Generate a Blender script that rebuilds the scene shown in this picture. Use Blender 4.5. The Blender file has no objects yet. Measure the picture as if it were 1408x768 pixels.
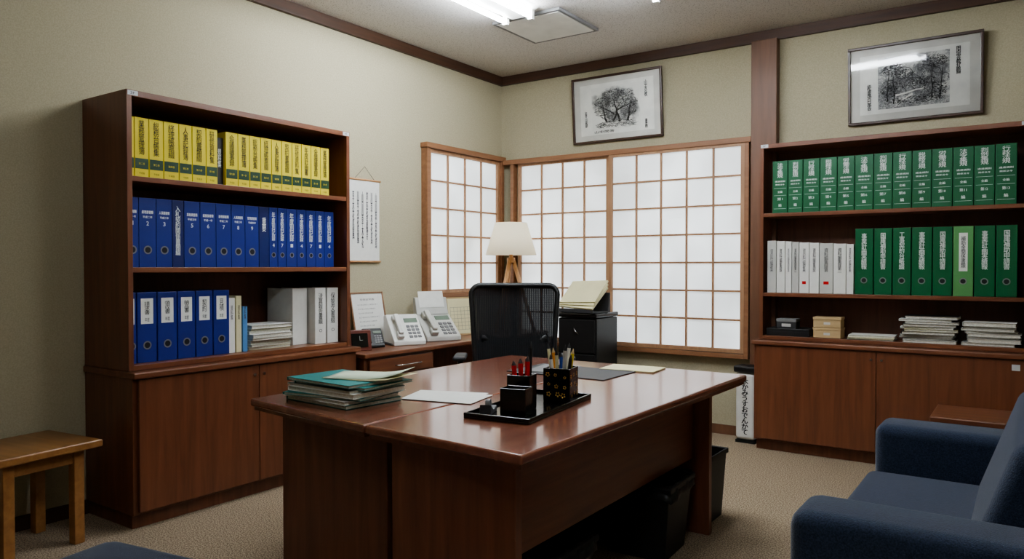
import bpy,bmesh,math,random
from mathutils import Vector,Matrix
random.seed(7)
S=bpy.context.scene; C=S.collection
PI=math.pi
def srgb(r,g,b):
    def f(c):
        c/=255.0
        return c/12.92 if c<=.04045 else ((c+.055)/1.055)**2.4
    return (f(r),f(g),f(b),1)
# ---------------- materials
def nodes(name):
    m=bpy.data.materials.new(name);m.use_nodes=True
    nt=m.node_tree;b=nt.nodes['Principled BSDF']
    return m,nt,b
def mat(name,col,rough=.5,metal=0,var=.08,vs=8,bump=0,bs=200,coat=0,em=None,es=0,sheen=0,spec=None):
    m,nt,b=nodes(name)
    N=nt.nodes;L=nt.links
    tc=N.new('ShaderNodeTexCoord')
    c=srgb(*col)
    n=N.new('ShaderNodeTexNoise');n.inputs['Scale'].default_value=vs;n.inputs['Detail'].default_value=4
    L.new(tc.outputs['Object'],n.inputs['Vector'])
    r=N.new('ShaderNodeValToRGB')
    r.color_ramp.elements[0].position=.3;r.color_ramp.elements[1].position=.7
    r.color_ramp.elements[0].color=[x*(1-var) for x in c[:3]]+[1]
    r.color_ramp.elements[1].color=[min(1,x*(1+var)) for x in c[:3]]+[1]
    L.new(n.outputs['Fac'],r.inputs['Fac']);L.new(r.outputs['Color'],b.inputs['Base Color'])
    b.inputs['Roughness'].default_value=rough;b.inputs['Metallic'].default_value=metal
    if coat:b.inputs['Coat Weight'].default_value=coat;b.inputs['Coat Roughness'].default_value=.15
    if sheen:b.inputs['Sheen Weight'].default_value=sheen
    if spec is not None:b.inputs['Specular IOR Level'].default_value=spec
    if em:
        b.inputs['Emission Color'].default_value=srgb(*em);b.inputs['Emission Strength'].default_value=es
    if bump:
        n2=N.new('ShaderNodeTexNoise');n2.inputs['Scale'].default_value=bs;n2.inputs['Detail'].default_value=3
        L.new(tc.outputs['Object'],n2.inputs['Vector'])
        bp=N.new('ShaderNodeBump');bp.inputs['Strength'].default_value=bump;bp.inputs['Distance'].default_value=.002
        L.new(n2.outputs['Fac'],bp.inputs['Height']);L.new(bp.outputs['Normal'],b.inputs['Normal'])
    return m
def wood(name,c1,c2,axis='z',rough=.35,coat=.15,sc=1.0,cr=.25):
    m,nt,b=nodes(name);N=nt.nodes;L=nt.links
    tc=N.new('ShaderNodeTexCoord');mp=N.new('ShaderNodeMapping')
    s=[26*sc]*3;s['xyz'.index(axis)]=1.6*sc
    mp.inputs['Scale'].default_value=s
    L.new(tc.outputs['Object'],mp.inputs['Vector'])
    n=N.new('ShaderNodeTexNoise');n.inputs['Scale'].default_value=1.0;n.inputs['Detail'].default_value=7;n.inputs['Roughness'].default_value=.6;n.inputs['Distortion'].default_value=.5
    L.new(mp.outputs[0],n.inputs['Vector'])
    r=N.new('ShaderNodeValToRGB')
    r.color_ramp.elements[0].position=.3;r.color_ramp.elements[1].position=.72
    r.color_ramp.elements[0].color=srgb(*c1);r.color_ramp.elements[1].color=srgb(*c2)
    L.new(n.outputs['Fac'],r.inputs['Fac']);L.new(r.outputs['Color'],b.inputs['Base Color'])
    b.inputs['Roughness'].default_value=rough
    if coat:b.inputs['Coat Weight'].default_value=coat;b.inputs['Coat Roughness'].default_value=cr
    bp=N.new('ShaderNodeBump');bp.inputs['Strength'].default_value=.08;bp.inputs['Distance'].default_value=.001
    L.new(n.outputs['Fac'],bp.inputs['Height']);L.new(bp.outputs['Normal'],b.inputs['Normal'])
    return m
def speckle(name,c1,c2,scale,pos,bump=.3,rough=.95,dist=.004,big=.06):
    m,nt,b=nodes(name);N=nt.nodes;L=nt.links
    tc=N.new('ShaderNodeTexCoord')
    n=N.new('ShaderNodeTexNoise');n.inputs['Scale'].default_value=scale;n.inputs['Detail'].default_value=3
    L.new(tc.outputs['Object'],n.inputs['Vector'])
    r=N.new('ShaderNodeValToRGB')
    r.color_ramp.elements[0].position=pos[0];r.color_ramp.elements[1].position=pos[1]
    r.color_ramp.elements[0].color=srgb(*c1);r.color_ramp.elements[1].color=srgb(*c2)
    L.new(n.outputs['Fac'],r.inputs['Fac'])
    n2=N.new('ShaderNodeTexNoise');n2.inputs['Scale'].default_value=1.3;L.new(tc.outputs['Object'],n2.inputs['Vector'])
    mr=N.new('ShaderNodeMapRange');mr.inputs['To Min'].default_value=1-big;mr.inputs['To Max'].default_value=1+big
    L.new(n2.outputs['Fac'],mr.inputs['Value'])
    vm=N.new('ShaderNodeVectorMath');vm.operation='SCALE'
    L.new(r.outputs['Color'],vm.inputs[0]);L.new(mr.outputs[0],vm.inputs['Scale'])
    L.new(vm.outputs[0],b.inputs['Base Color'])
    b.inputs['Roughness'].default_value=rough;b.inputs['Specular IOR Level'].default_value=.2
    bp=N.new('ShaderNodeBump');bp.inputs['Strength'].default_value=bump;bp.inputs['Distance'].default_value=dist
    L.new(n.outputs['Fac'],bp.inputs['Height']);L.new(bp.outputs['Normal'],b.inputs['Normal'])
    return m
M_wall=speckle('wallpaper',(170,163,138),(182,175,150),160,(.35,.65),.15,.9,.002,.03)
M_ceil=speckle('ceiling_tile',(162,158,153),(214,211,206),120,(.32,.46),.3,.95,.003,.02)
M_carpet=speckle('carpet',(106,92,74),(178,160,137),150,(.37,.63),.8,1,.005,.05)
W_cab=wood('cherry_wood_vertical',(95,56,37),(122,76,52),'z')
W_cabh=wood('cherry_wood_horizontal',(97,57,38),(124,78,53),'x')
W_in=wood('cherry_wood_inner',(88,53,38),(110,69,49),'z',.5,0)
W_desk=wood('desk_top_wood',(114,65,48),(140,84,62),'y',.26,.7,.8,.12)
W_deskp=wood('desk_panel_wood',(103,60,43),(130,81,58),'z',.4,.1)
W_deskh=wood('desk_modesty_wood',(106,62,45),(134,83,60),'y',.4,.1)
W_trim=wood('dark_trim',(62,42,31),(86,58,42),'x',.5,.05)
W_trimy=wood('dark_trim_y',(62,42,31),(86,58,42),'y',.5,.05)
W_post=wood('post_wood',(92,63,45),(118,82,60),'z',.5,.05)
W_win=wood('window_wood',(150,113,84),(178,139,106),'z',.5,.05)
W_winh=wood('window_wood_h',(124,87,60),(152,109,78),'x',.5,.05)
W_stool=wood('stool_wood',(130,90,50),(160,114,68),'x',.35,.3)
W_tripod=wood('tripod_wood',(176,130,86),(204,156,108),'z',.4,.1)
BLK=mat('black_plastic',(20,20,21),.45,var=.1,bump=.1)
BLKM=mat('matte_black_plastic',(34,34,36),.5,var=.1,spec=.4)
LINER=mat('liner_film',(28,28,30),.38,var=.1,bump=.6,bs=30)
BLKG=mat('black_gloss',(14,13,14),.15,var=.1)
DGR=mat('dark_grey_plastic',(50,50,52),.5)
GREY=mat('grey_plastic',(120,120,120),.5)
LGR=mat('light_grey_plastic',(196,196,190),.45)
WHT=mat('white_plastic',(226,226,220),.4)
PAPER=mat('white_paper',(228,228,222),.85,var=.03,vs=30)
PAGES=mat('paper_edges',(205,202,190),.9,var=.15,vs=120)
CREAM=mat('cream_paper',(218,212,172),.85,var=.04)
MINT=mat('mint_paper',(206,220,196),.85,var=.04)
INK=mat('black_ink',(16,16,16),.7)
INKW=mat('white_ink',(222,226,222),.6)
INKG=mat('grey_ink',(70,70,72),.7)
INKM=mat('pale_grey_ink',(128,128,126),.7)
RED=mat('red_plastic',(190,24,24),.4)
YEL=mat('yellow_cover',(216,199,62),.5,var=.05,spec=.3)
DKG=mat('dark_green_band',(10,52,26),.6)
BLU=mat('blue_cover',(26,42,118),.4,var=.06)
BLU2=mat('deep_blue_cover',(22,34,90),.4,var=.06)
SKY=mat('light_blue_cover',(90,140,190),.5)
GRN=mat('green_cover',(8,88,50),.4,var=.06)
GRNL=mat('light_green_cover',(86,142,84),.45)
TEAL=mat('teal_cover',(20,118,116),.5)
CHR=mat('brushed_chrome',(190,190,190),.25,metal=1)
NAVY=mat('navy_fabric',(39,49,68),.97,var=.45,vs=240,bump=1,bs=280,sheen=.25,spec=.15)
SHADE=mat('lamp_shade_linen',(240,230,204),.9,var=.03,em=(255,238,205),es=.3)  # faint glow added to brighten the linen; the bulb gives no light
GOLDM=mat('gold_lacquer',(205,168,92),.4,metal=.3)
BEIGEB=mat('beige_card',(190,164,122),.7)
FRAMEB=wood('frame_wood',(50,30,21),(70,44,30),'x',.35,.2)
LBOX=mat('sticker_white',(200,204,206),.5)
TUBE=mat('tube_glow',(255,255,255),.5,em=(240,247,255),es=100)
FILL_TUBE=mat('fill_tube_glow',(255,255,255),.5,em=(240,247,255),es=70)  # weaker glow, only for the added fill fixture
BROWNP=mat('brown_leather',(90,38,26),.4)
MOUNT=mat('mount_board',(242,241,234),.85)
MOUNT2=mat('outer_mount',(220,218,210),.85)
def glassmat():
    m=bpy.data.materials.new('picture_glass');m.use_nodes=True;nt=m.node_tree;N=nt.nodes;L=nt.links
    N.clear();o=N.new('ShaderNodeOutputMaterial');t=N.new('ShaderNodeBsdfTransparent');g=N.new('ShaderNodeBsdfGlossy');g.inputs['Roughness'].default_value=.045
    f=N.new('ShaderNodeFresnel');f.inputs['IOR'].default_value=1.5;x=N.new('ShaderNodeMixShader')
    L.new(f.outputs[0],x.inputs[0]);L.new(t.outputs[0],x.inputs[1]);L.new(g.outputs[0],x.inputs[2]);L.new(x.outputs[0],o.inputs[0]);return m
GLASS=glassmat()
def meshfab():
    m=bpy.data.materials.new('mesh_fabric');m.use_nodes=True;nt=m.node_tree;N=nt.nodes;L=nt.links
    b=N['Principled BSDF'];b.inputs['Base Color'].default_value=srgb(20,21,24);b.inputs['Roughness'].default_value=.75;b.inputs['Specular IOR Level'].default_value=.25
    tc=N.new('ShaderNodeTexCoord')
    w=N.new('ShaderNodeTexWave');w.wave_type='BANDS';w.bands_direction='X';w.inputs['Scale'].default_value=22
    w2=N.new('ShaderNodeTexWave');w2.wave_type='BANDS';w2.bands_direction='Z';w2.inputs['Scale'].default_value=45
    L.new(tc.outputs['Object'],w.inputs['Vector']);L.new(tc.outputs['Object'],w2.inputs['Vector'])
    mm=N.new('ShaderNodeMath');mm.operation='MULTIPLY';L.new(w.outputs['Fac'],mm.inputs[0]);L.new(w2.outputs['Fac'],mm.inputs[1])
    mr=N.new('ShaderNodeMapRange');mr.inputs['To Min'].default_value=1.0;mr.inputs['To Max'].default_value=.88;L.new(mm.outputs[0],mr.inputs['Value'])
    L.new(mr.outputs[0],b.inputs['Alpha']);return m
MESHF=meshfab()
def shoji_glow_mat():
    m,nt,b=nodes('glowing_shoji_paper');N=nt.nodes;L=nt.links
    tc=N.new('ShaderNodeTexCoord');n=N.new('ShaderNodeTexNoise');n.inputs['Scale'].default_value=1.6;n.inputs['Detail'].default_value=11;n.inputs['Roughness'].default_value=.6
    L.new(tc.outputs['Object'],n.inputs['Vector'])
    mr=N.new('ShaderNodeMapRange');mr.inputs['From Min'].default_value=.32;mr.inputs['From Max'].default_value=.68;mr.inputs['To Min'].default_value=.55;mr.inputs['To Max'].default_value=1.3  # mottled glow in place of daylight through the paper; wall behind is solid
    L.new(n.outputs['Fac'],mr.inputs['Value']);L.new(mr.outputs[0],b.inputs['Emission Strength'])
    b.inputs['Emission Color'].default_value=(.90,.97,1,1);b.inputs['Base Color'].default_value=(.62,.62,.60,1);b.inputs['Roughness'].default_value=.9
    return m
SHOJI_GLOW=shoji_glow_mat()
def artmat(name,seed,asp,dk):
    m,nt,b=nodes(name);N=nt.nodes;L=nt.links
    tc=N.new('ShaderNodeTexCoord');mp=N.new('ShaderNodeMapping');mp.inputs['Location'].default_value=(seed,seed*2,0)
    L.new(tc.outputs['Object'],mp.inputs['Vector'])
    n=N.new('ShaderNodeTexNoise');n.inputs['Scale'].default_value=9;n.inputs['Detail'].default_value=3;n.inputs['Distortion'].default_value=.8
    L.new(mp.outputs[0],n.inputs['Vector'])
    w=N.new('ShaderNodeTexNoise');w.inputs['Scale'].default_value=34;w.inputs['Detail'].default_value=9;w.inputs['Roughness'].default_value=.72;w.inputs['Distortion'].default_value=3.2
    L.new(mp.outputs[0],w.inputs['Vector'])
    mixf=N.new('ShaderNodeMath');mixf.operation='MULTIPLY_ADD';L.new(w.outputs['Fac'],mixf.inputs[0]);mixf.inputs[1].default_value=1.2
    L.new(n.outputs['Fac'],mixf.inputs[2])
    r=N.new('ShaderNodeValToRGB');e=r.color_ramp.elements
    e[0].position=.42;e[0].color=(dk,dk,dk,1);e[1].position=.62;e[1].color=srgb(225,225,219)
    k=r.color_ramp.elements.new(.52);k.color=(dk*2.4,dk*2.4,dk*2.4,1)
    hf=N.new('ShaderNodeMath');hf.operation='MULTIPLY';hf.inputs[1].default_value=.49;L.new(mixf.outputs[0],hf.inputs[0])
    L.new(hf.outputs[0],r.inputs['Fac'])
    g=N.new('ShaderNodeVectorMath');g.operation='SUBTRACT';L.new(tc.outputs['Generated'],g.inputs[0]);g.inputs[1].default_value=(.5,.5,.5)
    s=N.new('ShaderNodeVectorMath');s.operation='MULTIPLY';s.inputs[1].default_value=(2,0,2);L.new(g.outputs[0],s.inputs[0])
    ln=N.new('ShaderNodeVectorMath');ln.operation='LENGTH';L.new(s.outputs[0],ln.inputs[0])
    n3=N.new('ShaderNodeTexNoise');n3.inputs['Scale'].default_value=7;n3.inputs['Detail'].default_value=6;L.new(mp.outputs[0],n3.inputs['Vector'])
    ad=N.new('ShaderNodeMath');ad.operation='MULTIPLY_ADD';L.new(n3.outputs['Fac'],ad.inputs[0]);ad.inputs[1].default_value=1.8;L.new(ln.outputs['Value'],ad.inputs[2])
    mk=N.new('ShaderNodeMapRange');mk.inputs['From Min'].default_value=1.6+asp;mk.inputs['From Max'].default_value=1.85+asp;L.new(ad.outputs[0],mk.inputs['Value'])
    mx=N.new('ShaderNodeMixRGB');L.new(mk.outputs[0],mx.inputs[0]);L.new(r.outputs['Color'],mx.inputs[1]);mx.inputs[2].default_value=srgb(240,239,232)
    L.new(mx.outputs[0],b.inputs['Base Color']);b.inputs['Roughness'].default_value=.8
    return m
ART1=artmat('ink_painting_a',3.1,-.02,.12);ART2=artmat('ink_painting_b',9.7,1.2,.12)
# ---------------- mesh helpers
def NB(): return bmesh.new()
def bx(bm,x0,x1,y0,y1,z0,z1,m=0,M=None):
    v=[]
    for x,y,z in ((x0,y0,z0),(x1,y0,z0),(x1,y1,z0),(x0,y1,z0),(x0,y0,z1),(x1,y0,z1),(x1,y1,z1),(x0,y1,z1)):
        p=Vector((x,y,z))
        if M:p=M@p
        v.append(bm.verts.new(p))
    for f in ((0,3,2,1),(4,5,6,7),(0,1,5,4),(1,2,6,5),(2,3,7,6),(3,0,4,7)):
        q=bm.faces.new([v[i] for i in f]);q.material_index=m
    return v
def prism(bm,poly,z0,z1,m=0):
    a=[bm.verts.new((x,y,z0)) for x,y in poly];b=[bm.verts.new((x,y,z1)) for x,y in poly]
    n=len(poly)
    bm.faces.new(a[::-1]).material_index=m;bm.faces.new(b).material_index=m
    for i in range(n):bm.faces.new((a[i],a[(i+1)%n],b[(i+1)%n],b[i])).material_index=m
def sideprism(bm,poly,x0,x1,m=0):
    a=[bm.verts.new((x0,y,z)) for y,z in poly];b=[bm.verts.new((x1,y,z)) for y,z in poly]
    n=len(poly);bm.faces.new(a[::-1]).material_index=m;bm.faces.new(b).material_index=m
    for i in range(n):bm.faces.new((a[i],a[(i+1)%n],b[(i+1)%n],b[i])).material_index=m
    bmesh.ops.recalc_face_normals(bm,faces=bm.faces)
def frame_axes(d):
    d=d.normalized();u=Vector((0,0,1)) if abs(d.z)<.9 else Vector((1,0,0))
    a=d.cross(u).normalized();return a,d.cross(a).normalized()
def cyl(bm,p0,p1,r0,r1=None,n=16,m=0):
    if r1 is None:r1=r0
    p0=Vector(p0);p1=Vector(p1);a,b=frame_axes(p1-p0)
    A=[];B=[]
    for i in range(n):
        t=2*PI*i/n;o=a*math.cos(t)+b*math.sin(t)
        A.append(bm.verts.new(p0+o*r0));B.append(bm.verts.new(p1+o*r1))
    fs=[]
    for i in range(n):fs.append(bm.faces.new((A[i],A[(i+1)%n],B[(i+1)%n],B[i])))
    fs.append(bm.faces.new(A[::-1]));fs.append(bm.faces.new(B))
    for f in fs:f.material_index=m
    bmesh.ops.recalc_face_normals(bm,faces=fs)
def tube(bm,pts,r,n=8,m=0,closed=False):
    pts=[Vector(p) for p in pts];R=[];k=len(pts)
    for i,p in enumerate(pts):
        if closed:d=pts[(i+1)%k]-pts[i-1]
        else:d=pts[min(i+1,k-1)]-pts[max(i-1,0)]
        a,b=frame_axes(d)
        R.append([bm.verts.new(p+(a*math.cos(2*PI*j/n)+b*math.sin(2*PI*j/n))*r) for j in range(n)])
    fs=[]
    for i in range(k if closed else k-1):
        A=R[i];B=R[(i+1)%k]
        best=min(range(n),key=lambda s:sum((A[j].co-B[(j+s)%n].co).length for j in range(0,n,2)))
        for j in range(n):fs.append(bm.faces.new((A[j],A[(j+1)%n],B[(j+1+best)%n],B[(j+best)%n])))
    if not closed:
        fs.append(bm.faces.new(R[0][::-1]));fs.append(bm.faces.new(R[-1]))
    for f in fs:f.material_index=m
    bmesh.ops.recalc_face_normals(bm,faces=fs)
def lathe(bm,prof,n=32,m=0,c=(0,0),cap=False):
    R=[]
    for r,z in prof:R.append([bm.verts.new((c[0]+r*math.cos(2*PI*j/n),c[1]+r*math.sin(2*PI*j/n),z)) for j in range(n)])
    for i in range(len(R)-1):
        for j in range(n):bm.faces.new((R[i][j],R[i][(j+1)%n],R[i+1][(j+1)%n],R[i+1][j])).material_index=m
    if cap:
        bm.faces.new(R[0][::-1]).material_index=m;bm.faces.new(R[-1]).material_index=m
def obj(name,bm,mats,parent=None,bevel=0,seg=2,smooth=False,loc=(0,0,0),rotz=0,rot=None,sub=0,angle=30):
    me=bpy.data.meshes.new(name);bm.normal_update();bm.to_mesh(me);bm.free()
    if not isinstance(mats,(list,tuple)):mats=[mats]
    for x in mats:me.materials.append(x)
    if smooth:
        for p in me.polygons:p.use_smooth=True
    o=bpy.data.objects.new(name,me);C.objects.link(o)
    o.location=loc;o.rotation_euler=rot if rot else (0,0,rotz)
    if parent:o.parent=parent
    if bevel:
        b=o.modifiers.new('bevel','BEVEL');b.width=bevel;b.segments=seg;b.limit_method='ANGLE';b.angle_limit=math.radians(angle)
    if sub:
        s=o.modifiers.new('sub','SUBSURF');s.levels=sub;s.render_levels=sub
    return o
def tag(o,label,cat,group=None):
    o['label']=label;o['category']=cat
    if group:o['group']=group
    return o
def thing(name,label,cat,loc,rotz=0,group=None,rot=None):
    o=bpy.data.objects.new(name,None);C.objects.link(o);o.empty_display_size=.05
    o.location=loc;o.rotation_euler=rot if rot else (0,0,rotz)
    return tag(o,label,cat,group)
def struct(o):o['kind']='structure';return o
def rbox(bm,x0,x1,y0,y1,z0,z1,r,seg=5,m=0):
    t=bmesh.new();bx(t,x0,x1,y0,y1,z0,z1,m)
    bmesh.ops.bevel(t,geom=list(t.edges),offset=r,segments=seg,profile=.5,affect='EDGES')
    me=bpy.data.meshes.new('t');t.to_mesh(me);t.free();bm.from_mesh(me);bpy.data.meshes.remove(me)
# ---------------- text
_tc={}
def textmesh(s):
    if s in _tc:return _tc[s]
    cu=bpy.data.curves.new('t','FONT');cu.body=s;cu.size=1;cu.resolution_u=2;cu.align_x='CENTER';cu.space_line=.85
    o=bpy.data.objects.new('t',cu);C.objects.link(o)
    bpy.context.view_layer.update()
    dg=bpy.context.evaluated_depsgraph_get()
    me=bpy.data.meshes.new_from_object(o.evaluated_get(dg))
    bpy.data.objects.remove(o);bpy.data.curves.remove(cu)
    co=[(v.co.x,v.co.y) for v in me.vertices];fs=[tuple(p.vertices) for p in me.polygons]
    bpy.data.meshes.remove(me)
    if not co:co=[(0,0),(1,0),(1,1),(0,1)];fs=[(0,1,2,3)]
    _tc[s]=(co,fs);return _tc[s]
def addtext(bm,s,x0,x1,z0,z1,y,m=0,bold=0):
    co,fs=textmesh(s)
    a0=min(c[0] for c in co);a1=max(c[0] for c in co);b0=min(c[1] for c in co);b1=max(c[1] for c in co)
    sx=(x1-x0)/max(a1-a0,1e-6);sz=(z1-z0)/max(b1-b0,1e-6)
    offs=[(0,0)] if not bold else [(-bold,0),(bold,0),(0,bold)]
    for q,(ox,oz) in enumerate(offs):
        vs=[bm.verts.new((x0+(c[0]-a0)*sx+ox,y-.00002*q,z0+(c[1]-b0)*sz+oz)) for c in co]
        for f in fs:
            try:bm.faces.new([vs[i] for i in f]).material_index=m
            except Exception:pass
def V(s):return "\n".join(s)
def label(parent,name,items,mats,y=-.0008,lab=None,bold=0):
    bm=NB();k=0
    for it in items:
        if it[0]=='p':
            _,x0,x1,z0,z1,mi=it
            yy=y-.0003*k;k+=1
            v=[bm.verts.new(p) for p in ((x0,yy,z0),(x1,yy,z0),(x1,yy,z1),(x0,yy,z1))]
            bm.faces.new(v).material_index=mi
        else:
            _,s,x0,x1,z0,z1,mi=it
            addtext(bm,s,x0,x1,z0,z1,y-.0003*k-.0003,mi,bold)
    o=obj(name,bm,mats,parent)
    if lab:o['label']=lab
    return o
# ================= ROOM
WX=-3.93;WY=5.49;H=2.935;EX=1.7;SY=-1.9;T=.12
def slab(name,x0,x1,y0,y1,z0,z1,m,bevel=0):
    bm=NB();bx(bm,x0,x1,y0,y1,z0,z1);return struct(obj(name,bm,m,bevel=bevel))
slab('floor',WX-T,EX+T,SY-T,WY+T,-.1,0,M_carpet)
slab('ceiling',WX-T,EX+T,SY-T,WY+T,H,H+.1,M_ceil)
slab('wall_left',WX-T,WX,SY-T,WY+T,0,H,M_wall)
slab('wall_back',WX,EX,WY,WY+T,0,H,M_wall)
slab('wall_right',EX,EX+T,SY-T,WY+T,0,H,M_wall)
slab('wall_front',WX,EX,SY-T,SY,0,H,M_wall)
slab('trim_1',WX,WX+.03,SY,WY,H-.075,H,W_trimy)
slab('trim_2',WX+.03,EX,WY-.03,WY,H-.075,H,W_trim)
slab('trim_3',-1.675,-1.495,WY-.075,WY,0.07,H-.075,W_post,.004)
slab('trim_4',WX,WX+.003,SY,1.86,.07,1.022,M_wall)
slab('baseboard_left',WX,WX+.012,SY,WY,0,.07,W_trimy)
slab('baseboard_back',WX+.012,EX,WY-.012,WY,0,.07,W_post)
# ---------------- shoji windows (local frame: x along wall, front -y, z up)
def shoji_window(name,loc,rotz,frame,panels):
    w=bpy.data.objects.new(name,None);C.objects.link(w);w.location=loc;w.rotation_euler=(0,0,rotz);struct(w)
    fx0,fx1,fz0,fz1,t,hx0,hx1=frame
    bm=NB();D=-.065
    bx(bm,hx0,hx1,D-.01,-.002,fz1-.04,fz1)
    bx(bm,fx0,fx0+t,D,-.002,fz0,fz1-.04);bx(bm,fx1-t,fx1,D,-.002,fz0,fz1-.04)
    bx(bm,fx0+t,fx1-t,D,-.002,fz0,fz0+.035)
    obj('window_frame',bm,[W_winh],w,bevel=.003)
    for (px0,px1,pz0,pz1,nc,nr,yo) in panels:
        bm=NB();s=.028;g=.0072
        bx(bm,px0-s,px0,yo-.03,yo,pz0-s,pz1+s);bx(bm,px1,px1+s,yo-.03,yo,pz0-s,pz1+s)
        bx(bm,px0,px1,yo-.03,yo,pz1,pz1+s);bx(bm,px0,px1,yo-.03,yo,pz0-s,pz0)
        for i in range(1,nc):
            x=px0+(px1-px0)*i/nc;bx(bm,x-g,x+g,yo-.020,yo-.006,pz0,pz1)
        for i in range(1,nr):
            z=pz0+(pz1-pz0)*i/nr;bx(bm,px0,px1,yo-.0195,yo-.0065,z-g,z+g)
        sp=obj('shoji_panel',bm,[W_win],w)
        bm=NB();bx(bm,px0,px1,yo-.006,yo-.004,pz0,pz1)
        p=obj('glowing_shoji_paper',bm,SHOJI_GLOW,sp)
shoji_window('window_1',(0,WY,0),0,(-3.79,-1.69,.575,2.185,.035,WX+.03,-1.675),[(-3.70,-2.86,.645,2.125,4,7,-.005),(-2.79,-1.75,.645,2.125,5,7,-.036)])
shoji_window('window_2',(WX,0,0),PI/2,(4.41,5.44,1.0,2.215,.04,4.40,5.455),[(4.48,5.37,1.065,2.145,4,5,-.015)])
# ================= ceiling fixtures
def fixture(x,y0,y1,rz=0,glow=None,lab="white ceiling fixture with two bare fluorescent tubes"):
    t=thing('fluorescent_light',lab,'ceiling light',(x,(y0+y1)/2,H),rz)
    L=(y1-y0)/2
    bm=NB();sideb=[(-.15,0),(.15,0),(.06,-.045),(-.06,-.045)]
    a=[bm.verts.new((p[0],-L,p[1]-.001)) for p in sideb];b=[bm.verts.new((p[0],L,p[1]-.001)) for p in sideb]
    bm.faces.new(a);bm.faces.new(b[::-1])
    for i in range(4):bm.faces.new((a[i],b[i],b[(i+1)%4],a[(i+1)%4]))
    bmesh.ops.recalc_face_normals(bm,faces=bm.faces)
    obj('housing',bm,WHT,t)
    for sx in (-.1,.1):
        bm=NB();cyl(bm,(sx,-L+.03,-.06),(sx,L-.03,-.06),.015,n=12)
        obj('tube',bm,glow or TUBE,t,smooth=True)
        for s in (-1,1):
            bm=NB();bx(bm,sx-.018,sx+.018,s*(L-.02)-.012,s*(L-.02)+.012,-.08,-.02)
            obj('tube_socket',bm,WHT,t)
fixture(-2.80,2.90,4.12)
fixture(-1.80,3.30,4.29)
fixture(-1.24,2.57,3.45,-1.33)
fixture(-.35,.1,1.3,0,FILL_TUBE)  # added unseen fixture: fill light for the desk's right and near faces
t=thing('ceiling_vent',"square off-white ceiling air vent with flat centre panel",'air vent',(-2.81,4.46,H),0)
bm=NB()
for a in ((-.27,.27,-.27,-.25),(-.27,.27,.25,.27),(-.27,-.25,-.25,.25),(.25,.27,-.25,.25)):bx(bm,a[0],a[1],a[2],a[3],-.022,-.001)
obj('vent_frame',bm,GREY,t,bevel=.002)
bm=NB();bx(bm,-.245,.245,-.245,.245,-.024,-.006);obj('vent_panel',bm,WHT,t,bevel=.003)
# ================= bookcases
def low_cabinet(loc,rotz,w,d,h,doors,lab):
    t=thing('low_cabinet',lab,'cabinet',loc,rotz)
    bm=NB()
    bx(bm,0.0,w,.02,d,.07,h-.03);bx(bm,.01,w-.01,.05,d,0,.07)
    obj('cabinet_body',bm,W_cab,t,bevel=.002)
    bm=NB();bx(bm,-.01,w+.01,-.015,d,h-.03,h);obj('cabinet_top',bm,W_cabh,t,bevel=.006)
    for i,(a,b) in enumerate(doors):
        bm=NB();bx(bm,a+.002,b-.002,0,.0185,.085,h-.035)
        o=obj('door',bm,W_cab,t,bevel=.002)
        bm=NB();cx=(b-.03) if i==0 else a+.03
        cyl(bm,(cx,0,h-.085),(cx,-.006,h-.085),.008,n=14);c=obj('door_catch',bm,CHR,o,smooth=False);c['label']='small round chrome catch'
    return t
def hutch(loc,rotz,w,d,z0,z1,shelves,lab,side=.025):
    t=thing('bookshelf',lab,'bookshelf',(loc[0],loc[1],z0),rotz)
    h=z1-z0
    for x in (0,w-side):
        bm=NB();bx(bm,x,x+side,0,d,0,h);obj('side_panel',bm,W_cab,t,bevel=.0015)
    bm=NB();bx(bm,side,w-side,0,d,h-.03,h-.001);obj('top_panel',bm,W_cabh,t,bevel=.0015)
    bm=NB();bx(bm,side,w-side,d-.008,d-.001,.025,h-.03);obj('back_panel',bm,W_in,t)
    bm=NB();bx(bm,side,w-side,.004,d-.008,0,.025);obj('shelf',bm,W_cabh,t,bevel=.0015)
    for s in shelves:
        bm=NB();bx(bm,side,w-side,.004,d-.008,s-z0-.025,s-z0);obj('shelf',bm,W_cabh,t,bevel=.0015)
    for x in (.03,w-.03):
        label(t,'sticker',[('p',x-.025,x+.025,h-.026,h-.004,0),('t','3F' if x<.1 else '4E',x-.012,x+.01,h-.021,h-.009,1)],[LBOX,INK])
    return t
low_cabinet((-3.455,1.87,0),PI/2,1.42,.47,.75,[(.02,.69),(.69,1.40)],"cherry wood low cabinet with two plain doors")
hutch((-3.505,1.87),PI/2,1.40,.42,.752,2.085,[1.68,1.245],"tall dark cherry wood open bookshelf with three shelves")
rc=low_cabinet((-1.565,5.14,0),0,1.56,.345,.75,[(.02,.765),(.765,1.54)],"wide cherry wood low cabinet with two doors")
label(rc,'sticker',[('p',1.47,1.51,.655,.69,0)],[LBOX],y=-.0005)
hutch((-1.547,5.21),0,1.54,.275,.752,2.085,[1.612,1.07],"dark cherry wood bookshelf holding green binders")
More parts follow.
